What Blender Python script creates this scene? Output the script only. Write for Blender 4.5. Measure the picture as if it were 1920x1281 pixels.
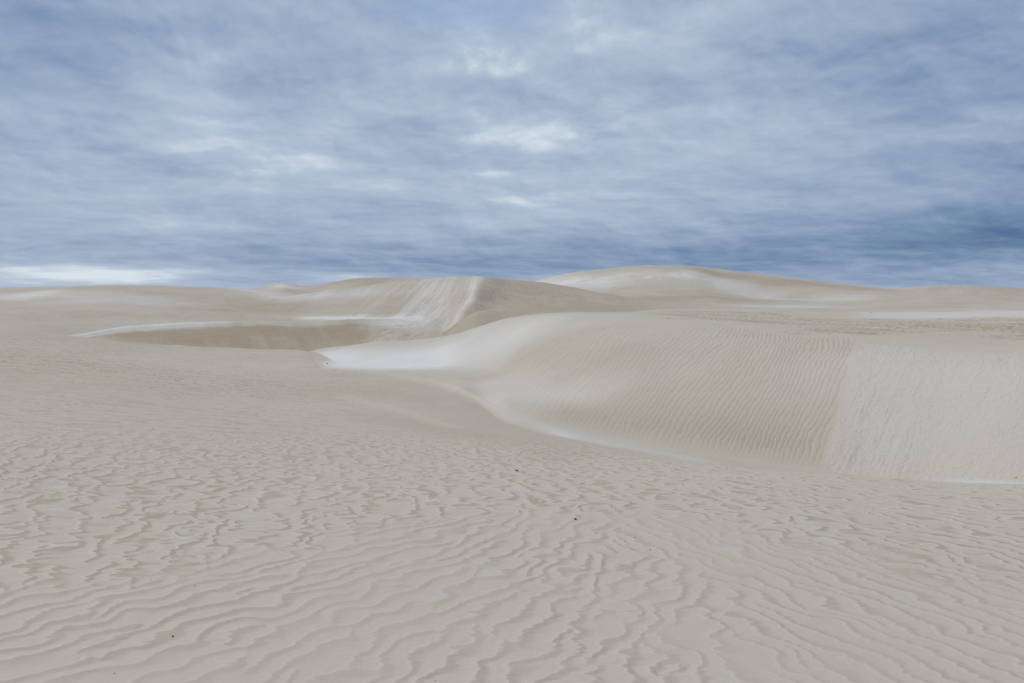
import bpy, bmesh, math, random
import numpy as np
random.seed(7)
S = bpy.context.scene
R = math.radians
for o in list(bpy.data.objects):
    bpy.data.objects.remove(o)

# ------------------------------------------------------------------ camera
CZ = 1.62                       # eye height above the sand underfoot (m)
F = 28.0 / 36.0 * 1920          # focal length in photograph pixels
HOR = 543.0                     # eye level in the photograph
PITCH = math.atan((640.5 - HOR) / F)
cam = bpy.data.cameras.new('camera')
cam.lens = 28; cam.sensor_width = 36; cam.clip_start = 0.05; cam.clip_end = 20000
camo = bpy.data.objects.new('camera', cam)
S.collection.objects.link(camo)
camo.location = (0, 0, CZ)
camo.rotation_euler = (math.pi / 2 - PITCH, 0, 0)
S.camera = camo
S.view_settings.view_transform = 'Standard'
S.view_settings.look = 'None'
S.view_settings.exposure = 0
S.view_settings.gamma = 1


def ray(px, py):
    """direction in the world of a photograph pixel -> azimuth, tangent of elevation"""
    u = (px - 960.0) / F
    v = (640.5 - py) / F
    y = math.cos(PITCH) + v * math.sin(PITCH)
    z = -math.sin(PITCH) + v * math.cos(PITCH)
    return math.atan2(u, y), z / math.hypot(u, y)


# ------------------------------------------------------------------ world: overcast sky
SUN_EL, SUN_AZ = R(35), R(-66)    # azimuth from +Y (view) towards +X
W = bpy.data.worlds.new('World'); S.world = W
W.use_nodes = True
NT = W.node_tree; NT.nodes.clear()


class NG:
    """tiny helper to write node maths as expressions"""
    def __init__(self, tree): self.t = tree
    def node(self, typ, **kw):
        n = self.t.nodes.new(typ)
        for k, v in kw.items(): setattr(n, k, v)
        return n
    def put(self, sock, v):
        if isinstance(v, (int, float)): sock.default_value = v
        elif isinstance(v, (tuple, list)):
            sock.default_value = v if len(v) == len(sock.default_value) else tuple(v) + (1,)
        else: self.t.links.new(v, sock)
    def m(self, op, a, b=0.0, c=None, clamp=False):
        n = self.node('ShaderNodeMath', operation=op, use_clamp=clamp)
        self.put(n.inputs[0], a); self.put(n.inputs[1], b)
        if c is not None: self.put(n.inputs[2], c)
        return n.outputs[0]
    def add(self, *a):
        r = a[0]
        for x in a[1:]: r = self.m('ADD', r, x)
        return r
    def mul(self, *a):
        r = a[0]
        for x in a[1:]: r = self.m('MULTIPLY', r, x)
        return r
    def sub(self, a, b): return self.m('SUBTRACT', a, b)
    def mix(self, f, a, b):
        n = self.node('ShaderNodeMix', data_type='RGBA')
        self.put(n.inputs[0], f); self.put(n.inputs[6], a); self.put(n.inputs[7], b)
        return n.outputs[2]
    def step(self, x, a, b, lo=0.0, hi=1.0):
        n = self.node('ShaderNodeMapRange', interpolation_type='SMOOTHSTEP')
        for i, v in enumerate((x, a, b, lo, hi)): self.put(n.inputs[i], v)
        return n.outputs[0]
    def noise(self, vec, scale, detail=4, rough=0.5, dist=0.0, lac=2.0):
        n = self.node('ShaderNodeTexNoise')
        self.put(n.inputs['Vector'], vec); self.put(n.inputs['Scale'], scale)
        self.put(n.inputs['Detail'], detail); self.put(n.inputs['Roughness'], rough)
        self.put(n.inputs['Distortion'], dist); self.put(n.inputs['Lacunarity'], lac)
        return n.outputs[0]
    def vec(self, x, y, z=0.0):
        n = self.node('ShaderNodeCombineXYZ')
        for i, v in enumerate((x, y, z)): self.put(n.inputs[i], v)
        return n.outputs[0]
    def ramp(self, x, stops):
        n = self.node('ShaderNodeValToRGB')
        cr = n.color_ramp
        while len(cr.elements) < len(stops): cr.elements.new(0.5)
        for e, (p, c) in zip(cr.elements, stops):
            e.position = p; e.color = tuple(c) + (1,)
        self.put(n.inputs[0], x)
        return n.outputs[0]


def srgb(r, g, b):
    return tuple(((c / 255) / 12.92 if c / 255 <= 0.04045 else ((c / 255 + 0.055) / 1.055) ** 2.4) for c in (r, g, b))


g = NG(NT)
geo = g.node('ShaderNodeTexCoord')
sep = g.node('ShaderNodeSeparateXYZ'); NT.links.new(geo.outputs['Generated'], sep.inputs[0])
dx, dy, dz = sep.outputs
az = g.m('ARCTAN2', dx, dy)
el = g.m('ARCSINE', dz)
zz = g.add(g.m('MAXIMUM', dz, 0.0), 0.10)
pxx = g.m('DIVIDE', dx, zz); pyy = g.m('DIVIDE', dy, zz)
P = g.vec(pxx, pyy, 0.0)                       # a flat cloud sheet overhead, in perspective
P2 = g.vec(pxx, g.mul(pyy, 1.15), 3.7)
def shifted(v, d):
    q_ = g.node('ShaderNodeVectorMath', operation='ADD'); NT.links.new(v, q_.inputs[0])
    if isinstance(d, tuple): q_.inputs[1].default_value = d
    else: NT.links.new(d, q_.inputs[1])
    return q_.outputs[0]
def warp(v, scale, amt, detail=3):
    w_ = g.node('ShaderNodeTexNoise'); g.put(w_.inputs['Vector'], v); w_.inputs['Scale'].default_value = scale; w_.inputs['Detail'].default_value = detail
    c_ = g.node('ShaderNodeVectorMath', operation='SUBTRACT'); NT.links.new(w_.outputs['Color'], c_.inputs[0]); c_.inputs[1].default_value = (.5, .5, .5)
    k_ = g.node('ShaderNodeVectorMath', operation='SCALE'); NT.links.new(c_.outputs[0], k_.inputs[0]); k_.inputs[3].default_value = amt
    return shifted(v, k_.outputs[0])
low = g.sub(1.0, g.step(dz, 0.05, 0.24))
PW = warp(P, 1.3, 0.5)
n_big = g.noise(P, 0.7, 2, 0.5)
n_mid = g.noise(PW, 2.3, 5, 0.46)
n_shift = g.noise(shifted(PW, (-0.04, 0.07, 0)), 2.3, 5, 0.46)
# lumpy banks: elevation is stretched more and more towards the horizon
els = g.mul(g.m('POWER', g.m('MAXIMUM', el, 0.0005), 0.62), 1.75)
PA = warp(g.vec(g.mul(az, 1.0), els, 5.0), 5.0, 0.10, 4)
n_pf = g.noise(PA, 6.0, 7, 0.52)
n_pfs = g.noise(shifted(PA, (0.010, 0.022, 0)), 6.0, 7, 0.52)
n_lump = g.noise(PA, 15.0, 5, 0.5)
n_lumps = g.noise(shifted(PA, (0.004, 0.010, 0)), 15.0, 5, 0.5)
n_el = g.noise(warp(g.vec(g.mul(az, 2.4), g.mul(el, 15.0), 5.0), 2.0, .4), 1.9, 6, 0.52)
mod = g.add(g.mul(g.step(n_pf, 0.36, 0.64, 0.30, 1.25), g.sub(1.0, low)), g.mul(g.step(n_el, 0.38, 0.62, 0.25, 1.5), low))
b = g.add(0.585, g.mul(g.sub(n_big, 0.5), 0.24), g.mul(g.sub(n_mid, 0.5), 0.20),
          g.mul(g.sub(n_mid, n_shift), 0.22), g.mul(g.sub(n_pf, 0.5), 0.30), g.mul(g.sub(n_pf, n_pfs), 0.55),
          g.mul(g.sub(n_lump, n_lumps), 0.50),
          g.mul(g.sub(n_el, 0.5), g.add(0.04, g.mul(low, 0.22))))


def blob(px, py, wx, wy, amp):
    a0, t0 = ray(px, py); e0 = math.atan(t0)
    da = g.mul(g.sub(az, a0), F / wx); de = g.mul(g.sub(el, e0), F / wy)
    q = g.add(g.mul(da, da), g.mul(de, de))
    return g.mul(g.m('EXPONENT', g.mul(q, -0.7)), amp)


CLOUD = [(920, 128, 75, 26, .46), (425, 112, 60, 26, .22), (885, 66, 36, 44, .22), (1130, 190, 60, 34, .22),
         (300, 250, 160, 60, .15), (620, 265, 160, 50, .14), (1300, 215, 170, 26, .08), (1800, 238, 110, 22, .24),
         (1180, 48, 190, 50, .14), (1000, 290, 300, 80, .22), (890, 222, 50, 22, .18), (560, 345, 170, 18, .12),
         (1250, 372, 180, 10, .12), (330, 425, 260, 14, .12), (1560, 200, 90, 24, .10),
         (80, 506, 230, 17, .15), (250, 520, 160, 14, .14), (720, 519, 110, 9, .40), (1650, 541, 90, 4, .35),
         (1900, 420, 280, 80, -.26), (1450, 465, 420, 36, -.24), (960, 500, 330, 26, -.18), (560, 480, 260, 26, -.12),
         (60, 215, 170, 90, -.14), (20, 20, 160, 70, -.12), (1850, 110, 260, 110, -.16), (1880, 300, 160, 60, -.10),
         (560, 150, 120, 24, -.10), (1150, 150, 140, 18, -.12), (1400, 175, 200, 20, -.10)]
bright = g.add(*[blob(*c) for c in CLOUD if c[4] > 0]); dark = g.add(*[blob(*c) for c in CLOUD if c[4] < 0])
b = g.add(b, g.mul(bright, mod), dark)
# cloud base colours: dark blue-grey bellies to bright thin patches
cloud = g.ramp(b, [(0.0, srgb(80, 110, 150)), (0.26, srgb(121, 145, 177)), (0.50, srgb(153, 171, 197)),
                   (0.78, srgb(179, 194, 212)), (1.0, srgb(214, 225, 234))])
hole = blob(880, 12, 90, 26, .8)
cloud = g.mix(g.m('MINIMUM', hole, 0.3), cloud, srgb(140, 172, 218))
# the deck is thinner, brighter and whiter high overhead, where the sun stands behind it
up = g.step(dz, 0.42, 0.85)
cloud = g.mix(up, cloud, (0.74, 0.74, 0.74))
sky = g.node('ShaderNodeTexSky')
sky.sky_type = 'NISHITA'; sky.sun_disc = False
sky.sun_elevation = SUN_EL; sky.sun_rotation = SUN_AZ
STR = 0.10
n = g.node('ShaderNodeVectorMath', operation='SCALE'); NT.links.new(cloud, n.inputs[0]); n.inputs[3].default_value = 1 / STR
final = g.mix(0.97, sky.outputs[0], n.outputs[0])
bg = g.node('ShaderNodeBackground'); bg.inputs[1].default_value = STR
NT.links.new(final, bg.inputs[0])
wo = g.node('ShaderNodeOutputWorld'); NT.links.new(bg.outputs[0], wo.inputs[0])

sun = bpy.data.lights.new('sun', 'SUN'); sun.energy = 1.18; sun.angle = R(12); sun.color = (1.0, 0.93, 0.84)
suno = bpy.data.objects.new('sun', sun); S.collection.objects.link(suno)
suno.rotation_euler = (math.pi / 2 - SUN_EL, 0, math.pi - SUN_AZ)

# ------------------------------------------------------------------ numeric helpers
def slopes(x, y):
    """monotone cubic (PCHIP) tangents along axis 0"""
    h = np.diff(x, axis=0); d = np.diff(y, axis=0) / h
    m = np.zeros_like(y)
    if len(x) > 2:
        w1 = 2 * h[1:] + h[:-1]; w2 = h[1:] + 2 * h[:-1]
        with np.errstate(divide='ignore', invalid='ignore'):
            mm = (w1 + w2) / (w1 / d[:-1] + w2 / d[1:])
        m[1:-1] = np.where(d[:-1] * d[1:] > 0, mm, 0)
    m[0] = d[0]; m[-1] = d[-1]
    return m


def pchip1(xk, yk, x):
    xk = np.asarray(xk, float); yk = np.asarray(yk, float)
    m = slopes(xk, yk)
    x = np.clip(x, xk[0], xk[-1])
    i = np.clip(np.searchsorted(xk, x, 'right') - 1, 0, len(xk) - 2)
    h = xk[i + 1] - xk[i]; t = (x - xk[i]) / h
    return ((1 + 2 * t) * (1 - t) ** 2 * yk[i] + t * (1 - t) ** 2 * h * m[i]
            + t * t * (3 - 2 * t) * yk[i + 1] + t * t * (t - 1) * h * m[i + 1])


def ss(x, a, b):
    t = np.clip((x - a) / (b - a), 0, 1)
    return t * t * (3 - 2 * t)


def fbm_tile(n, beta, seed, lo=1.0):
    rng = np.random.default_rng(seed)
    f = np.fft.fft2(rng.standard_normal((n, n)))
    k = np.hypot(*np.meshgrid(np.fft.fftfreq(n, 1 / n), np.fft.fftfreq(n, 1 / n)))
    k[0, 0] = 1
    filt = np.where(k >= lo, k ** (-beta), 0); filt[0, 0] = 0
    a = np.real(np.fft.ifft2(f * filt))
    return (a / a.std()).astype(np.float32)


def sample(tile, u, v):
    """wrapped bilinear lookup; u, v in tiles"""
    n = tile.shape[0]
    fu = (u % 1.0) * n; fv = (v % 1.0) * n
    i = fu.astype(np.int32); j = fv.astype(np.int32)
    a = (fu - i).astype(np.float32); b_ = (fv - j).astype(np.float32)
    i %= n; j %= n; i1 = (i + 1) % n; j1 = (j + 1) % n
    return ((1 - a) * (1 - b_) * tile[j, i] + a * (1 - b_) * tile[j, i1]
            + (1 - a) * b_ * tile[j1, i] + a * b_ * tile[j1, i1])


def wave_tile(n, size, lam, theta, bw, bth, seed):
    """one-sided band-passed noise: its phase runs across wind ripples, with forks and dislocations"""
    rng = np.random.default_rng(seed)
    f = rng.standard_normal((n, n)) + 1j * rng.standard_normal((n, n))
    fx, fy = np.meshgrid(np.fft.fftfreq(n, size / n), np.fft.fftfreq(n, size / n))
    k = np.hypot(fx, fy); a = np.arctan2(fy, fx)
    da = (a - theta + np.pi) % (2 * np.pi) - np.pi
    filt = np.exp(-0.5 * ((k - 1 / lam) / (bw / lam)) ** 2) * np.exp(-0.5 * (da / bth) ** 2)
    z = np.fft.ifft2(f * filt)
    return (z / np.abs(z).std() / 1.5).astype(np.complex64)


FB = fbm_tile(1024, 1.6, 3)
FB2 = fbm_tile(1024, 1.35, 11)
FB3 = fbm_tile(1024, 1.0, 5, 4)

# ------------------------------------------------------------------ sheet grid: azimuth columns x distance rows
A0 = R(38.5)
core = np.linspace(-A0, A0, 1500)
side = np.linspace(A0, math.pi, 70)[1:]
AZ = np.concatenate([-side[::-1][0:], core, side])
AZ[0] = -math.pi; AZ[-1] = math.pi
def seg(a, b_, n_): return np.exp(np.linspace(math.log(a), math.log(b_), n_, endpoint=False))
RR = np.concatenate([seg(0.25, 2.6, 14), seg(2.6, 13.5, 660), seg(13.5, 26, 330), seg(26, 62, 270),
                     seg(62, 150, 200), seg(150, 340, 120), seg(340, 6000, 40), [6000.0]])
AG, RG = np.meshgrid(AZ, RR)
X = RG * np.sin(AG); Y = RG * np.cos(AG)


def line(keys):
    k = [(ray(px, py) + (r,)) for px, py, r in keys]
    a = [q[0] for q in k]
    t = pchip1(a, [q[1] for q in k], AZ); r = pchip1(a, [q[2] for q in k], AZ)
    return r, CZ + r * t


def off(l, dr, dz_): return l[0] + dr, l[1] + dz_
def flat(r, z): return np.full_like(AZ, r), np.full_like(AZ, z)


def loft(lines, near=1.2, far=0.25):
    K = np.array([l[0] for l in lines]); Z = np.array([l[1] for l in lines])
    for i in range(1, len(K)): K[i] = np.maximum(K[i], K[i - 1] + 0.05)
    m = slopes(K, Z)
    out = np.where(RG < K[0], Z[0] - (K[0] - RG) * near, Z[-1] - (RG - K[-1]) * far)
    for i in range(len(K) - 1):
        h = K[i + 1] - K[i]; t = (RG - K[i]) / h
        v = ((1 + 2 * t) * (1 - t) ** 2 * Z[i] + t * (1 - t) ** 2 * h * m[i]
             + t * t * (3 - 2 * t) * Z[i + 1] + t * t * (t - 1) * h * m[i + 1])
        out = np.where((RG >= K[i]) & (RG < K[i + 1]), v, out)
    return out


def smax(a, b_, k):
    h = np.clip(0.5 + 0.5 * (a - b_) / k, 0, 1)
    return b_ + (a - b_) * h + k * h * (1 - h)


# ---- the rise the photographer stands on, falling away to the hollow and the left-hand swell
f_edge = line([(-900, 850, 9.5), (0, 850, 9.5), (500, 850, 10), (960, 852, 11), (1300, 872, 11), (1430, 884, 10.5),
               (1550, 894, 10), (1750, 908, 9.5), (1920, 917, 9), (2700, 930, 8.5)])
f_mid = line([(-900, 790, 16), (0, 785, 16), (500, 785, 17), (850, 792, 18.5), (1060, 824, 16), (1300, 872, 13.8),
              (1550, 912, 14.0), (1920, 945, 13.5), (2700, 955, 13)])
f_far = line([(-900, 690, 30), (0, 688, 32), (500, 705, 32), (850, 722, 30), (1060, 812, 23), (1920, 865, 22), (2700, 865, 22)])
f_top = line([(-900, 606, 60), (0, 620, 56), (100, 628, 56), (220, 640, 56), (330, 649, 55), (450, 655, 53), (560, 658, 51),
              (640, 676, 49), (800, 706, 42), (1100, 740, 40), (1920, 760, 40), (2700, 760, 40)])
f_back = off(f_top, 14, -3.0)
Z0 = loft([flat(0.2, 0), flat(3.2, -0.005), flat(5.4, -0.06), f_edge, f_mid, f_far, f_top, f_back,
           flat(110, -6.5), flat(250, -5), flat(900, -4), flat(6000, -6)], near=0, far=0)
# ---- the big pale dune on the right, its toe coming down to the hollow
d_toe = line([(-900, 760, 60), (400, 700, 56), (560, 668, 52), (612, 692, 37), (700, 699.5, 34.5), (800, 708, 31), (860, 722, 27.5),
              (900, 745, 25), (950, 778, 20.8), (1000, 800, 19), (1060, 818, 17.8), (1150, 841, 17.2), (1300, 866, 16.6),
              (1430, 886, 16.3), (1550, 903, 16), (1700, 918, 15.5), (1920, 935, 14.5), (2700, 950, 13)])
d_low = line([(-900, 755, 60.4), (400, 695, 57), (575, 664, 52.2), (640, 678, 43), (700, 683, 41), (800, 684, 40), (900, 690, 35), (960, 718, 27.5),
              (1050, 745, 23), (1150, 765, 20.8), (1300, 785, 19.4), (1550, 800, 18.2), (1750, 805, 17.2), (1920, 805, 16.2), (2700, 805, 15)])
d_mid = line([(-900, 752, 60.8), (400, 690, 57.5), (590, 659, 53), (680, 655, 47.5), (800, 653, 45), (900, 640, 41), (1000, 632, 34),
              (1150, 648, 26.5), (1300, 668, 23.5), (1550, 685, 20.6), (1750, 690, 19.2), (1920, 690, 18.2), (2700, 690, 17)])
d_crest = line([(-900, 748, 62), (400, 682, 58.5), (560, 664, 54), (600, 656, 53.5), (680, 646, 51), (800, 637, 49), (860, 627, 47), (900, 614, 45),
                (950, 600, 43), (1000, 591, 41), (1060, 586, 39), (1150, 587, 36.5), (1250, 595, 33), (1380, 608, 29.5),
                (1540, 622, 26.5), (1700, 634, 24), (1920, 647, 22), (2700, 650, 20)])
d_top = line([(-900, 760, 70), (600, 672, 64), (900, 640, 60), (1000, 612, 57), (1060, 598, 54), (1150, 588, 52), (1250, 580, 58), (1400, 583, 58),
              (1600, 597, 52), (1750, 598, 48), (1920, 597, 46), (2700, 595, 45)])
d_back = line([(-900, 800, 90), (600, 700, 85), (900, 665, 82), (1060, 615, 80), (1150, 594, 80), (1400, 585, 84), (1600, 586, 88),
               (1920, 586, 88), (2700, 584, 88)])
Z1 = loft([off(d_toe, -3, -1.2), d_toe, d_low, d_mid, d_crest, d_top, d_back, off(d_back, 22, -1.5)])
# ---- small tan swell behind the pale dune's shoulder
s_c = line([(700, 690, 70), (800, 660, 74), (850, 618, 76), (878, 592, 77), (900, 583, 78), (960, 579, 80), (1050, 583, 80), (1120, 589, 78), (1250, 600, 76), (1920, 640, 76)])
Z2 = loft([off(s_c, -14, -2.6), off(s_c, -6, -0.9), s_c, off(s_c, 9, -1.2), off(s_c, 20, -3.2)])
# ---- left middle dune with a bright brink over a hollow tan face
b_c = line([(-900, 700, 76), (60, 645, 76), (130, 628, 78), (230, 614, 84), (350, 607, 89), (480, 603, 92), (600, 601.5, 95), (680, 600, 97),
            (740, 598, 100), (790, 594, 103), (840, 606, 102), (920, 640, 100), (1920, 700, 100)])
b_m = line([(-900, 710, 70), (60, 655, 71), (130, 640, 71), (350, 632, 77), (500, 632, 80), (620, 634, 82), (700, 626, 86), (800, 622, 93), (920, 650, 94), (1920, 710, 94)])
b_t = line([(-900, 730, 60), (130, 662, 63), (350, 668, 65), (620, 672, 68), (800, 650, 78), (920, 665, 82), (1920, 730, 82)])
Z3 = loft([off(b_t, -8, -1), b_t, b_m, off(b_c, -1.6, -0.30), b_c, off(b_c, 6, -0.35), off(b_c, 26, -3.0)])
# ---- central ridge: streaked slip face on its left, tan flank running down to the right
c_t = line([(-900, 700, 90), (440, 625, 104), (600, 611, 100), (700, 616, 97), (780, 634, 92), (850, 643, 87), (960, 618, 90), (1100, 602, 92), (1300, 592, 95),
            (1600, 590, 100), (2700, 590, 100)])
c_m = line([(-900, 690, 100), (440, 600, 118), (560, 592, 118), (680, 582, 116), (760, 580, 113), (830, 588, 106), (862, 586, 101), (885, 578, 104), (940, 562, 117),
            (1050, 566, 120), (1200, 577, 118), (1450, 585, 115), (2700, 587, 112)])
c_h = line([(-900, 680, 110), (440, 580, 127), (560, 568, 128), (680, 553, 128), (780, 545, 126), (850, 545, 123), (890, 539, 121), (907, 537, 123), (960, 541, 130),
            (1050, 553, 131), (1200, 567, 128), (1450, 580, 121), (2700, 584, 118)])
c_c = line([(-900, 670, 130), (440, 566, 135), (560, 553, 138), (610, 545, 139), (680, 535, 140), (760, 527.5, 139), (830, 522, 136), (885, 519, 134), (910, 520, 135),
            (960, 524, 142), (1020, 530, 143), (1060, 537, 143), (1130, 550, 141), (1200, 560, 138), (1300, 570, 133),
            (1450, 577, 127), (1700, 580.5, 125), (1920, 583, 122), (2700, 585, 120)])
Z4 = loft([off(c_t, -10, -1), c_t, c_m, c_h, c_c, off(c_c, 12, -1.5), off(c_c, 40, -6)])
# ---- broad dome on the left
l_t = line([(-900, 622, 90), (0, 620, 90), (200, 619, 96), (400, 614, 102), (600, 612, 106), (700, 618, 108), (900, 650, 110), (1920, 700, 110)])
l_m = line([(-900, 570, 128), (0, 572, 126), (200, 568, 126), (400, 572, 126), (500, 578, 126), (600, 590, 126), (700, 604, 126), (900, 640, 126), (1920, 690, 126)])
l_c = line([(-900, 536, 172), (-300, 537, 172), (0, 541, 170), (100, 538, 170), (200, 536, 170), (330, 536, 168), (420, 539, 165), (480, 543, 163), (560, 553, 160),
            (640, 566, 155), (760, 590, 150), (900, 630, 150), (1920, 690, 150)])
Z5 = loft([off(l_t, -8, -1.5), l_t, l_m, l_c, off(l_c, 14, -0.8), off(l_c, 60, -7)])
# ---- small far crests, the high hill, the far right rise
p_c = line([(-900, 556, 260), (300, 556, 260), (440, 545, 262), (480, 540, 262), (528, 531, 262), (572, 536, 262), (592, 535.5, 256), (625, 529, 252), (680, 521.5, 250),
            (760, 519.5, 250), (820, 522, 250), (900, 530, 250), (1000, 546, 255), (1200, 575, 260), (1920, 590, 260)])
p_m = off(line([(-900, 560, 225), (300, 560, 225), (480, 553, 225), (530, 545, 225), (560, 549, 225), (620, 546, 222), (700, 536, 222), (900, 545, 222), (1200, 590, 230), (1920, 600, 230)]), 0, 0)
Z6 = loft([off(p_m, -30, -5), p_m, p_c, off(p_c, 40, -6)])
h_c = line([(-900, 600, 330), (700, 590, 330), (880, 552, 330), (960, 536, 330), (1010, 525, 330), (1050, 515.5, 328), (1100, 508, 326), (1150, 503, 325), (1220, 498, 322), (1300, 499.5, 325),
            (1400, 511, 330), (1500, 523, 335), (1600, 534, 340), (1660, 541, 345), (1760, 550, 345), (1920, 556, 345), (2700, 560, 345)])
h_u = line([(-900, 600, 300), (700, 595, 300), (960, 548, 300), (1050, 530, 298), (1150, 517, 296), (1220, 511, 295), (1290, 508, 298), (1340, 520, 297), (1380, 532, 290), (1450, 546, 280), (1560, 551, 275),
            (1700, 557, 265), (1920, 563, 260), (2700, 565, 260)])
h_l = line([(-900, 605, 255), (700, 600, 255), (960, 560, 255), (1050, 552, 258), (1200, 543, 262), (1300, 541, 268), (1380, 548, 270), (1450, 556, 268), (1560, 562, 265), (1700, 566, 258), (1920, 570, 250), (2700, 572, 250)])
h_t = line([(-900, 610, 205), (700, 610, 205), (960, 578, 205), (1200, 580, 205), (1450, 579, 210), (1700, 580, 212), (2700, 583, 210)])
Z7 = loft([off(h_t, -30, -2), h_t, h_l, h_u, h_c, off(h_c, 60, -9)])
r_c = line([(-900, 548, 560), (1200, 560, 560), (1560, 550, 560), (1660, 541.5, 560), (1720, 537.5, 550), (1780, 534.5, 540), (1850, 537, 540), (1920, 540.5, 540), (2050, 543, 540), (2700, 536, 540)])
r_t = line([(-900, 575, 330), (1200, 590, 330), (1660, 566, 330), (1920, 567, 330), (2700, 565, 330)])
Z8 = loft([off(r_t, -40, -4), r_t, r_c, off(r_c, 150, -12)])

layers = [(Z0, 0.0), (Z3, 0.22), (Z2, 0.25), (Z4, 0.35), (Z5, 0.5), (Z6, 0.5), (Z7, 0.5), (Z8, 0.5)]
ZT = Z0.copy(); LID = np.zeros(Z0.shape, np.int8)
for i, (z, k) in enumerate(layers[1:], 1):
    LID[z > ZT] = i
    ZT = smax(z, ZT, k)
kk = 0.30 * ss(RG, 14, 22) * 0.6 + 0.10
D1 = Z1 - ZT
LID[D1 > 0] = 9
ZT = smax(Z1, ZT, kk)
on1 = ss(D1, -0.06, 0.08)

# gentle unevenness of wind-blown sand, growing with distance
ZT += 0.010 * np.clip(RG / 8, 0.3, 12) ** 0.8 * sample(FB, X / 60, Y / 60) * ss(RG, 2, 6)

# ------------------------------------------------------------------ masks in sheet coordinates (azimuth, log distance)
TAN = (ZT - CZ) / RG
run = np.maximum.accumulate(TAN, axis=0)
def column(a): return int(np.clip(np.searchsorted(AZ, a), 1, len(AZ) - 2))
def hit(px, py):
    """first point of the sheet met by the sight line"""
    a, t = ray(px, py); c = column(a)
    i = int(np.argmax(run[:, c] >= t))
    return a, RR[i], ZT[i, c]
LOGR = np.log(RG)
def stroke(pts, wa, wr, soft=1.0):
    """soft patch along a path on the sand: pts are photograph points, wa across (rad*1000), wr in log-distance"""
    hs = [hit(*p) for p in pts]
    m = np.zeros(X.shape, np.float32)
    for (a1, r1, _), (a2, r2, _) in zip(hs[:-1], hs[1:]):
        ax, ay = a1 * 1000 / wa, math.log(r1) / wr; bx, by = a2 * 1000 / wa, math.log(r2) / wr
        vx, vy = bx - ax, by - ay; q = max(vx * vx + vy * vy, 1e-6)
        px_ = AG * 1000 / wa - ax; py_ = LOGR / wr - ay
        t = np.clip((px_ * vx + py_ * vy) / q, 0, 1)
        d = (px_ - t * vx) ** 2 + (py_ - t * vy) ** 2
        m = np.maximum(m, np.exp(-d * soft))
    return m
def spot(px, py, wa, wr): return stroke([(px, py), (px + 1, py)], wa, wr)
def azpx(px): return ray(px, 600)[0]
def between(p1, p2, w):   # 1 between two photograph columns with soft ends
    a1, a2 = azpx(p1), azpx(p2)
    s = w / F
    return ss(AG, a1 - s, a1 + s) * (1 - ss(AG, a2 - s, a2 + s))

# ------------------------------------------------------------------ ripples
H = np.zeros(X.shape)                      # added height
TANC = np.zeros(X.shape)                   # share of coarse tan grains
def profile(F_, sharp=0.74):
    ph = np.angle(F_); am = np.clip(np.abs(F_) * 2.4, 0, 1)
    s = (ph + np.pi) / (2 * np.pi)
    up_ = s / sharp; dn = (1 - s) / (1 - sharp)
    h = np.where(s < sharp, up_, dn)
    h = 0.45 * h + 0.55 * h * h * (3 - 2 * h)
    # coarse grains lie on the lee side just past the brink and thin out along the trough
    q = (s - sharp + 0.06) % 1.0
    t = ss(q, 0, 0.05) * (1 - ss(q, 0.05, 0.52)) ** 1.15
    return (h - 0.5) * am, t * (0.25 + 0.75 * am)

def band_tile(n, k0, bw, seed):
    rng = np.random.default_rng(seed)
    k = np.hypot(*np.meshgrid(np.fft.fftfreq(n, 1 / n), np.fft.fftfreq(n, 1 / n)))
    a = np.real(np.fft.ifft2(np.fft.fft2(rng.standard_normal((n, n))) * np.exp(-0.5 * ((k - k0) / (bw * k0)) ** 2)))
    return (a / a.std()).astype(np.float32)
BT = band_tile(512, 24, 0.45, 81)
wx = sample(BT, X / 9.0, Y / 12.0); wy = sample(BT, X / 10.0 + .4, Y / 10.0 + .2)
lob = -np.abs(sample(BT, X / 24.0, Y / 9.0)) * 1.7; teeth = np.abs(sample(BT, X / 7.0 + .3, Y / 1.9)) * 1.5
# near field, small ripples; crest direction swings from left to right
T_a = wave_tile(1024, 13.0, 0.158, R(-38), 0.17, R(15), 21)
T_b = wave_tile(1024, 13.0, 0.150, R(-21), 0.15, R(13), 22)
T_c = wave_tile(1024, 13.0, 0.128, R(25), 0.15, R(12), 23)
def smp(T, sx, jl, jt):
    return sample(T, (X + 0.02 * wx + jl * lob + jt * teeth) / sx, (Y + 0.03 * wy) / sx)
na, nb, nc = smp(T_a, 13.0, .015, .010) * 1.15, smp(T_b, 13.0, .018, .012) * 1.15, smp(T_c, 13.0, .012, .008)
ang = np.degrees(AG) + 8 * sample(FB, X / 14, Y / 14)
wA = 1 - ss(ang + 3 * (RG - 4), -6, 8); wC = ss(ang + 7 * (RG - 4.2), 8, 20); wB = np.clip(1 - wA - wC, 0, 1)
FN = (na * wA + nb * wB + nc * wC) * 1.6
hN, tN = profile(FN, 0.64)
# further out the coarse sand makes bigger, ragged scallops
T_d = wave_tile(1024, 26.0, 0.225, R(20), 0.20, R(15), 31)
T_e = wave_tile(1024, 26.0, 0.165, R(29), 0.18, R(12), 32)
lob2 = -np.abs(sample(BT, X / 30.0, Y / 10.0)) * 1.7; teeth2 = np.abs(sample(BT, X / 10.0 + .3, Y / 4.2)) * 1.5
lob3 = -np.abs(sample(BT, X / 28.0 + .5, Y / 12.0)) * 1.7
def smp2(T, l_, jl, jt): return sample(T, (X + 0.04 * wx + jl * l_ + jt * teeth2) / 26, (Y + 0.06 * wy) / 26)
wE = ss(ang, 2, 19)
FF_ = (smp2(T_d, lob2, .030, .034) * (1 - wE) + smp2(T_e, lob3, .018, .018) * wE) * 1.8
hF, tF = profile(FF_, 0.66)
far_w = ss(RG + 0.30 * sample(FB, X / 9, Y / 9), 5.0, 5.9)
near_m = 1 - far_w
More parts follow.
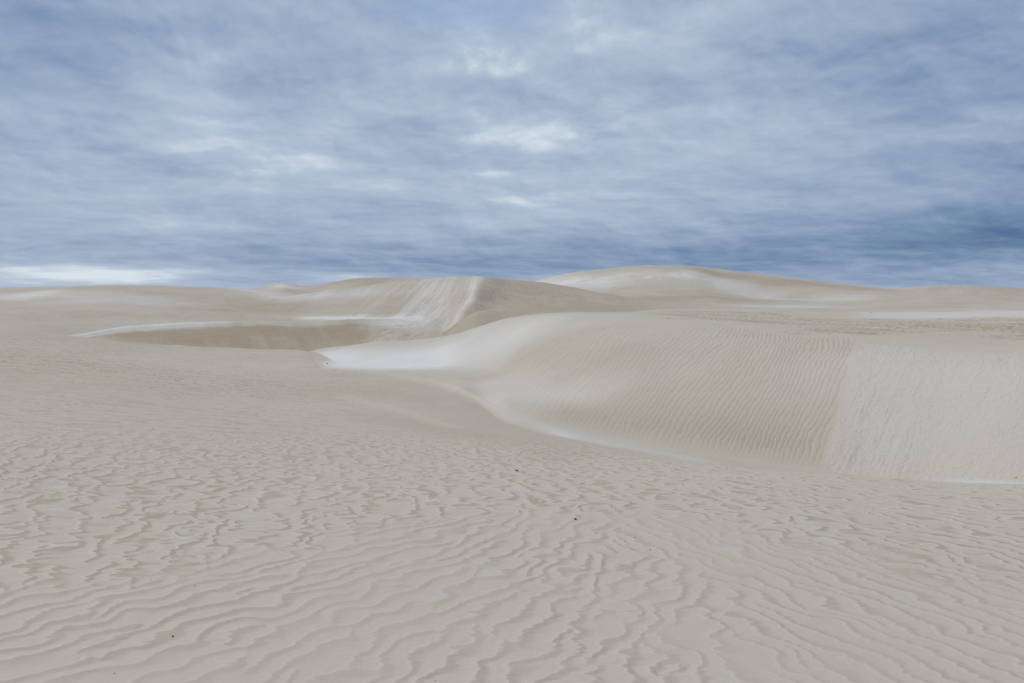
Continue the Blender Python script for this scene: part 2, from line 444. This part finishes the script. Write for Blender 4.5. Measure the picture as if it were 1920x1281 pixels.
edge_r = f_edge[0][None, :]
far_m = far_w * (1 - ss(RG / edge_r, 0.92, 1.65)) * (1 - on1)
pat = 0.75 + 0.25 * np.clip(sample(FB, X / 5 + .3, Y / 5) + .4, -1, 1)
H += 0.0092 * hN * near_m * pat * (1 - 0.45 * wC) + (0.0080 - 0.0028 * wE) * hF * far_m
TANC += 0.36 * tN * near_m * pat + 0.64 * tF * far_m * (0.5 + 0.5 * pat)
# left swell: low long ripples in the middle distance
T_f = wave_tile(1024, 30.0, 0.42, R(82), 0.28, R(28), 41)
hL, tL = profile(sample(T_f, (X + .12 * wx + .2 * lob2) / 30, (Y * .55) / 30), 0.66)
mL = ss(RG, 9.5, 15) * (1 - on1) * (LID == 0) * (0.85 * (1 - ss(AG, azpx(500), azpx(1000))) + 0.9 * np.clip(stroke([(0, 650), (150, 690), (420, 720)], 90, .16), 0, 1)
      + 0.5 * stroke([(0, 800), (300, 820)], 200, .25))
H += 0.018 * hL * mL; TANC += 0.36 * tL * mL
# wind ripples that run down the face of the pale dune
uu = (RG - d_toe[0]) / (d_crest[0] - d_toe[0])      # 0 at the toe, 1 at the brink
tt_, tc_ = (d_toe[1] - CZ) / d_toe[0], (d_crest[1] - CZ) / d_crest[0]
ww = np.clip(((ZT - CZ) / RG - tt_) / (tc_ - tt_), 0, 1.3)      # 0 at the toe, 1 at the brink, by height
lean = pchip1([azpx(900), azpx(1000), azpx(1300), azpx(1500), azpx(1600)], [.105, .125, .118, .074, .055], AZ)
curve = lean * (0.45 * ww + 0.55 * ww ** 1.7) + 0.0012 * np.sin(ww * 9 + AG * 25)
wob = sample(FB, AG * 1.2, uu * 0.25)
phase = (AG - curve) * 150 + 0.7 * wob
T_g = wave_tile(1024, 60.0, 1.0, 0.0, 0.09, R(3.6), 51)
G = sample(T_g, phase / 60, ww * 7 / 60)
amp_l = np.clip(np.abs(G) * 1.6, 0.15, 1)
face_rip = np.sin(np.angle(G)) + 0.28 * np.sin(2 * np.angle(G) + 0.6)
brk = azpx(1552) + (azpx(1598) - azpx(1552)) * np.clip(ww, 0, 1) ** 1.5 + 0.0045 * sample(FB, uu * .5, uu * .1 + .3)
mG = (ss(AG, azpx(905), azpx(1040)) * (1 - ss(AG, brk - .004, brk + .002)) * ss(uu, 0.02, 0.12)
      * (1 - ss(uu + 0.06 * wob, 0.70, 0.90)) * on1)
strength = 0.35 + 0.65 * ss(AG, azpx(1000), azpx(1500))
H += 0.0075 * face_rip * amp_l * mG * strength
TANC += 0.32 * np.clip(-face_rip, 0, 1.2) * mG * strength
# grainy avalanche face right of the break, with tongues of slid sand
mS = ss(AG, brk - .003, brk + .009) * ss(uu, -0.05, 0.05) * (1 - ss(uu + 0.07 * sample(FB2, AG * 1.5, uu * .1), 0.62, 0.80)) * on1
sl = AG - 0.060 * ww
grain = sample(FB3, sl * 3.2, uu * 0.75) ; grain2 = sample(FB2, sl * 6.0, uu * 1.5)
tong = sample(FB2, sl * 2.4, uu * 0.10 + .5)
tongs = ss(tong, 0.7, 1.3)
H += mS * (0.0045 * grain * (1 - 0.9 * tongs) + 0.003 * grain2 * (1 - .8 * tongs) + 0.009 * tongs + 0.005 * tong + .03 * ss(uu, 0, .1))
# scalloped coarse band on the flat top, beyond the brink
T_h = wave_tile(1024, 60.0, 1.15, R(52), 0.25, R(30), 61)
hT, tT = profile(sample(T_h, (X + .25 * wx) / 60, (Y * 0.11 + .1 * wy) / 60), 0.72)
vv = (RG - d_crest[0]) / (d_top[0] - d_crest[0])
nz = 0.12 * sample(FB, X / 25, Y / 25)
mT = ss(AG, azpx(1130), azpx(1330)) * ss(vv + nz, -0.02, 0.18) * (1 - ss(vv + nz, 0.75, 1.05)) * on1
H += 0.065 * hT * mT
TANC += 0.50 * tT * mT + 0.26 * mT
# faint ripples on the far slopes
T_i = wave_tile(1024, 160.0, 2.1, R(8), 0.2, R(22), 71)
hI, tI = profile(sample(T_i, (X + .5 * wx) / 160, Y * .6 / 160), 0.7)
mI = ss(RG, 74, 84) * (1 - ss(RG, 150, 200)) * np.clip(stroke([(910, 560), (1010, 560)], 50, .06) + stroke([(980, 540), (1200, 568)], 20, .03) + .7 * stroke([(120, 590), (400, 590)], 60, .05), 0, 1)
H += 0.07 * hI * mI; TANC += 0.2 * tI * mI

# ------------------------------------------------------------------ sand colour patches: tan coarse sand / white fine sand / painted brink highlights
WHITE = np.zeros(X.shape)
n1 = sample(FB, X / 90, Y / 90); n2 = sample(FB2, X / 30, Y / 30)
TANC += 0.10 * ss(RG, 9, 16) * (LID == 0) + 0.16 * ss(RG, 70, 90) + 0.06 * n1 * ss(RG, 12, 40) + .03 * n2 * ss(RG, 10, 30)
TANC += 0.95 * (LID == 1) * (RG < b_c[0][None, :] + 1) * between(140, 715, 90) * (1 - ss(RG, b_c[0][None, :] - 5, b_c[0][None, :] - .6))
TANC += 0.13 * (LID == 1) * (RG < b_c[0][None, :]) * sample(FB2, (AG + (RG - 80) * .0007) * 5, RG / 400) * between(250, 760, 80)
azr = np.interp(RG, [84, 91, 97, 111, 131, 142], [azpx(785), azpx(803), azpx(862), azpx(890), azpx(905), azpx(908)])
TANC += 0.36 * (LID == 3) * ss(AG - azr, 0, .006) * (1 - ss(AG, azpx(1150), azpx(1350)))
TANC += 0.45 * (LID == 2)
TANC += 0.55 * spot(420, 572, 90, .07) + 0.15 * stroke([(60, 590), (500, 600)], 90, .04) + 0.2 * stroke([(120, 542), (430, 543)], 60, .03)
TANC += 0.45 * stroke([(620, 530), (700, 524), (800, 523)], 30, .04) * (LID == 5)
TANC += 0.42 * stroke([(1230, 560), (1340, 558)], 60, .05) + 0.40 * stroke([(1330, 512), (1450, 527), (1600, 540)], 45, .05) * (LID == 6)
TANC += 0.30 * spot(1890, 560, 22, .06) + 0.3 * stroke([(1680, 540), (1920, 543)], 60, .12) * (LID == 7)
TANC += 0.32 * stroke([(1090, 780), (1300, 805), (1500, 830)], 62, .09) * on1 + 0.22 * stroke([(1000, 668), (1090, 690)], 70, .08) * on1
TANC += 0.16 * stroke([(650, 720), (850, 770), (1050, 850)], 60, .20) * (1 - on1) + 0.18 * stroke([(700, 780), (900, 820)], 40, .07) * (1 - on1)
TANC -= 0.22 * stroke([(650, 745), (850, 800)], 16, .035, 1.4) * (1 - on1)
# white fine sand, and highlights painted along the ripple brinks
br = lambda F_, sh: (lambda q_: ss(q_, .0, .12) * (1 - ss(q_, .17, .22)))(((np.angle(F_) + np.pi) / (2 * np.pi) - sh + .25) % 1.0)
WHITE += 0.16 * br(FN, .64) * near_m + 0.22 * br(FF_, .66) * far_m   # lit edges of the ripple brinks, painted in as pale colour
WHITE += 0.45 * ss(AG, azpx(1720), azpx(1880)) * (1 - ss(ww, .082, .118)) * on1
WHITE += 1.0 * stroke([(588, 665), (625, 684), (700, 686), (790, 682)], 40, .08) * on1
WHITE += 0.6 * stroke([(700, 668), (860, 655), (980, 620)], 60, .09) * on1
WHITE += 0.24 * stroke([(915, 748), (960, 780), (1060, 818), (1150, 838)], 9, .022) + 0.3 * stroke([(1060, 815), (1300, 862)], 25, .05)
WHITE += 0.8 * stroke([(1760, 908), (1920, 918)], 60, .05) * on1
WHITE += 0.15 * stroke([(1560, 700), (1900, 700)], 90, .09) * on1 + 0.21 * mS
WHITE += 0.30 * stroke([(920, 720), (1000, 740), (1100, 740)], 50, .05) * on1
sx_ = (AG - azr)
sxs = sx_ - 0.0014 * (RG - 100) * ss(-sx_, 0.0, 0.06)
st = sample(FB2, sxs * 2.6, RG / 900) + .45 * sample(FB2, sxs * 6.5, RG / 600)
left4 = ((LID == 3) * ss(AG, azpx(560), azpx(680)) + (LID == 1) * ss(AG, azpx(650), azpx(760))) * (1 - ss(sx_, -.005, .001))
WHITE += left4 * np.clip(0.40 + 0.38 * st, 0, 1.0)
H += left4 * 0.05 * st
WHITE += 0.6 * (LID == 3) * np.exp(-((sx_ + .006) / .004) ** 2) * ss(RG, 90, 100)
WHITE += 0.85 * stroke([(565, 597), (660, 597), (790, 595)], 30, .022) * between(560, 800, 20)
WHITE += 0.7 * (LID == 1) * np.exp(-((RG - b_c[0]) / 1.6) ** 2) * between(120, 420, 40)
WHITE += 0.55 * stroke([(1090, 525), (1200, 520), (1260, 515)], 60, .04) * (LID == 6) * (.7 + .4 * n2) + 0.4 * stroke([(1350, 525), (1440, 560), (1560, 562)], 40, .02) * (LID == 6)
WHITE += 0.5 * stroke([(1120, 538), (1010, 528)], 40, .03)
WHITE += 0.35 * stroke([(40, 555), (250, 565), (330, 572)], 70, .05) + 0.4 * stroke([(20, 560), (90, 547)], 20, .03)
WHITE += 0.5 * stroke([(470, 545), (570, 557), (680, 548)], 30, .03) + .6 * spot(530, 537, 16, .04)
WHITE += 0.42 * ss(vv, 0.95, 1.15) * (LID == 9) * ss(AG, azpx(1560), azpx(1660))
WHITE += 0.5 * stroke([(1480, 575), (1900, 583)], 60, .02) * (LID != 9)
WHITE -= 0.04 * n2 * ss(RG, 10, 30)
TANC = np.clip(TANC, 0, 1.2); WHITE = np.clip(WHITE, 0, 1)
ZT = ZT + H

# close the sheet's centre under the camera and its outer rim
nr, nc_ = X.shape
co = np.empty((nr * nc_ + 1, 3), np.float32)
co[:-1, 0] = X.ravel(); co[:-1, 1] = Y.ravel(); co[:-1, 2] = ZT.ravel(); co[-1] = (0, 0, 0)
idx = np.arange(nr * nc_).reshape(nr, nc_)
q = np.stack([idx[:-1, :-1], idx[:-1, 1:], idx[1:, 1:], idx[1:, :-1]], -1).reshape(-1, 4)[:, ::-1]
tri = np.stack([np.full(nc_ - 1, nr * nc_), idx[0, 1:], idx[0, :-1]], -1)
me = bpy.data.meshes.new('sand_terrain')
me.vertices.add(len(co)); me.vertices.foreach_set('co', co.ravel())
nl = q.size + tri.size
me.loops.add(nl); me.loops.foreach_set('vertex_index', np.concatenate([q.ravel(), tri.ravel()]).astype(np.int32))
me.polygons.add(len(q) + len(tri))
me.polygons.foreach_set('loop_start', np.concatenate([np.arange(len(q)) * 4, q.size + np.arange(len(tri)) * 3]).astype(np.int32))
me.polygons.foreach_set('use_smooth', np.ones(len(q) + len(tri), bool))
me.update(calc_edges=True)
def attr(name, arr):
    a = me.attributes.new(name, 'FLOAT', 'POINT')
    a.data.foreach_set('value', np.append(arr.ravel(), 0).astype(np.float32))
attr('coarse_sand', TANC); attr('fine_sand_and_highlights', WHITE); attr('avalanche', mS)

# ------------------------------------------------------------------ sand material
mat = bpy.data.materials.new('sand'); mat.use_nodes = True
t = mat.node_tree; t.nodes.clear(); s = NG(t)
def at_(name):
    n_ = s.node('ShaderNodeAttribute', attribute_name=name); return n_.outputs['Fac']
pos = s.node('ShaderNodeNewGeometry').outputs['Position']
tan_, whi, ava = at_('coarse_sand'), at_('fine_sand_and_highlights'), at_('avalanche')
patch = s.noise(pos, 0.9, 5, 0.55)
gr = s.noise(pos, 190, 2, 0.7)
gr2 = s.noise(pos, 60, 3, 0.65)
sepp = s.node('ShaderNodeSeparateXYZ'); t.links.new(pos, sepp.inputs[0])
dist = s.m('SQRT', s.add(s.mul(sepp.outputs[0], sepp.outputs[0]), s.mul(sepp.outputs[1], sepp.outputs[1])))
speck = s.step(gr, 0.56, 0.70)
tf = s.add(tan_, s.mul(s.sub(patch, 0.5), 0.18), s.mul(s.sub(gr2, 0.5), 0.14))
tf = s.m('ADD', tf, s.mul(speck, s.add(0.26, s.mul(tan_, 0.80))), clamp=True)
col = s.mix(tf, (0.545, 0.506, 0.447), (0.385, 0.318, 0.235))
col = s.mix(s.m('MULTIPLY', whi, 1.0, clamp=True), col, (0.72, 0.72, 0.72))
bsdf = s.node('ShaderNodeBsdfPrincipled')
t.links.new(col, bsdf.inputs['Base Color'])
bsdf.inputs['Roughness'].default_value = 0.95
bsdf.inputs['Specular IOR Level'].default_value = 0.15
bh = s.add(s.mul(gr, 0.0012), s.mul(gr2, 0.0028), s.mul(s.noise(pos, 14, 4, .6), s.add(0.004, s.mul(ava, 0.060))))
bu = s.node('ShaderNodeBump'); bu.inputs['Strength'].default_value = 0.6; bu.inputs['Distance'].default_value = 1.0
t.links.new(bh, bu.inputs['Height']); t.links.new(bu.outputs[0], bsdf.inputs['Normal'])
out = s.node('ShaderNodeOutputMaterial'); t.links.new(bsdf.outputs[0], out.inputs[0])
me.materials.append(mat)
ter = bpy.data.objects.new('sand_terrain', me); S.collection.objects.link(ter)
ter['kind'] = 'structure'

# ------------------------------------------------------------------ little dark things lying on the sand
TAN = (ZT - CZ) / RG; run = np.maximum.accumulate(TAN, axis=0)
def simple_mat(name, c1, c2, scale):
    m = bpy.data.materials.new(name); m.use_nodes = True
    tt = m.node_tree; q_ = NG(tt); b_ = tt.nodes['Principled BSDF']
    co_ = q_.node('ShaderNodeTexCoord').outputs['Object']
    tt.links.new(q_.mix(q_.noise(co_, scale, 4, .6), c1, c2), b_.inputs['Base Color'])
    b_.inputs['Roughness'].default_value = 0.85
    return m
M_twig = simple_mat('dark_wood', (.012, .009, .007), (.035, .026, .018), 300)
M_grey = simple_mat('grey_stone', (.30, .30, .30), (.40, .40, .39), 30)
M_stone = simple_mat('dark_stone', (.010, .009, .009), (.03, .027, .025), 200)
def tag(o, label, cat, group=None):
    o['label'] = label; o['category'] = cat
    if group: o['group'] = group
def link(name, bm, m, parent=None):
    d = bpy.data.meshes.new(name); bm.to_mesh(d); bm.free()
    for p in d.polygons: p.use_smooth = True
    d.materials.append(m)
    o = bpy.data.objects.new(name, d); S.collection.objects.link(o)
    if parent: o.parent = parent
    return o
def pebble(px, py, size, label, flatten=0.7, seed=0):
    a, r, z = hit(px, py)
    rnd = random.Random(seed); bm = bmesh.new()
    bmesh.ops.create_icosphere(bm, subdivisions=3, radius=size / 2)
    ph = [rnd.uniform(0, 6) for _ in range(6)]
    for v in bm.verts:
        c = v.co / (size / 2)
        k = 1 + .13 * math.sin(2.2 * c.x + ph[0]) * math.cos(2.6 * c.y + ph[1]) + .09 * math.sin(4.1 * c.z + ph[2] + 2 * c.x) + .04 * math.sin(7 * c.y + ph[3])
        v.co = v.co * k; v.co.z *= flatten; v.co.x *= 1.15
    o = link('pebble', bm, M_stone)
    o.location = (r * math.sin(a), r * math.cos(a), z + size * flatten * 0.30); o.rotation_euler.z = rnd.uniform(0, 3)
    tag(o, label, 'pebble', 'dark pebbles scattered on the sand')
    return o
def tube(bm, pts, rads, n_=8):
    rings = []
    for i, (p, rad) in enumerate(zip(pts, rads)):
        p = np.array(p); d = np.array(pts[min(i + 1, len(pts) - 1)]) - np.array(pts[max(i - 1, 0)])
        d = d / np.linalg.norm(d); u = np.cross(d, (0, 0, 1.0)); u /= np.linalg.norm(u); w = np.cross(u, d)
        rings.append([bm.verts.new(p + rad * (math.cos(k * 2 * math.pi / n_) * u + math.sin(k * 2 * math.pi / n_) * w)) for k in range(n_)])
    for a_, b_ in zip(rings[:-1], rings[1:]):
        for k in range(n_): bm.faces.new((a_[k], a_[(k + 1) % n_], b_[(k + 1) % n_], b_[k]))
    bm.faces.new(rings[0][::-1]); bm.faces.new(rings[-1])
def twig(px, py, L, rot, label, th=0.12):
    a, r, z = hit(px, py)
    root = bpy.data.objects.new('twig', None); S.collection.objects.link(root)
    root.empty_display_size = 0.02
    root.location = (r * math.sin(a), r * math.cos(a), z); root.rotation_euler.z = rot
    bm = bmesh.new()
    tube(bm, [(-L / 2, 0, L * .20), (-L * .2, L * .03, L * .17), (L * .12, -L * .02, L * .11), (L / 2, L * .04, L * .03)], [L * th, L * th * 1.1, L * th * .9, L * th * .4])
    link('stem', bm, M_twig, root)
    bm = bmesh.new()
    tube(bm, [(-L * .1, 0, L * .15), (L * .1, L * .14, L * .16), (L * .24, L * .22, L * .10)], [L * th * .45, L * th * .35, L * th * .2])
    link('side_shoot', bm, M_twig, root)
    tag(root, label, 'twig')
twig(970, 884, .040, R(-50), 'dark twig lying slanted on the rippled sand near the middle of the photo', .20)
pebble(1079, 975.5, .017, 'black pebble on pale sand, below and right of the slanted dark twig', .75, 1)
pebble(324, 1194, .0085, 'round black pebble alone on the rippled sand at lower left', .9, 2)
pebble(215, 1265, .0045, 'tiny dark pebble at the lower left edge of the photo, below the round black one', .8, 3)
pebble(816, 1278, .004, 'tiny dark pebble at the very bottom edge of the photo, left of centre', .8, 4)
pebble(1191, 1009, .007, 'small brown-black pebble right of the black pebble, where bold ripples turn finer', .7, 5)
pebble(1219, 1032, .007, 'tiny pebble just below and right of the small brown-black pebble', .7, 6)
pebble(365, 1100, .0045, 'tiny dark pebble among fine ripples left of centre, above the round black pebble', .7, 7)
pebble(288, 805, .016, 'lone dark pebble on the smooth left slope far beyond the rippled foreground', .6, 8)
pebble(1905, 897, .016, 'small dark pebble at the foot of the avalanche face by the right edge', .7, 9)
pebble(1633, 586, .08, 'distant dark stone on the white flat beyond the scalloped band, at right', .7, 10)
gs = pebble(613, 683, .11, 'grey stone half buried in the white sand at the tip of the pale dune', .4, 11)
gs.data.materials[0] = M_grey
print('terrain', X.shape, 'hits', hit(960, 1280), hit(1550, 800), hit(600, 640))
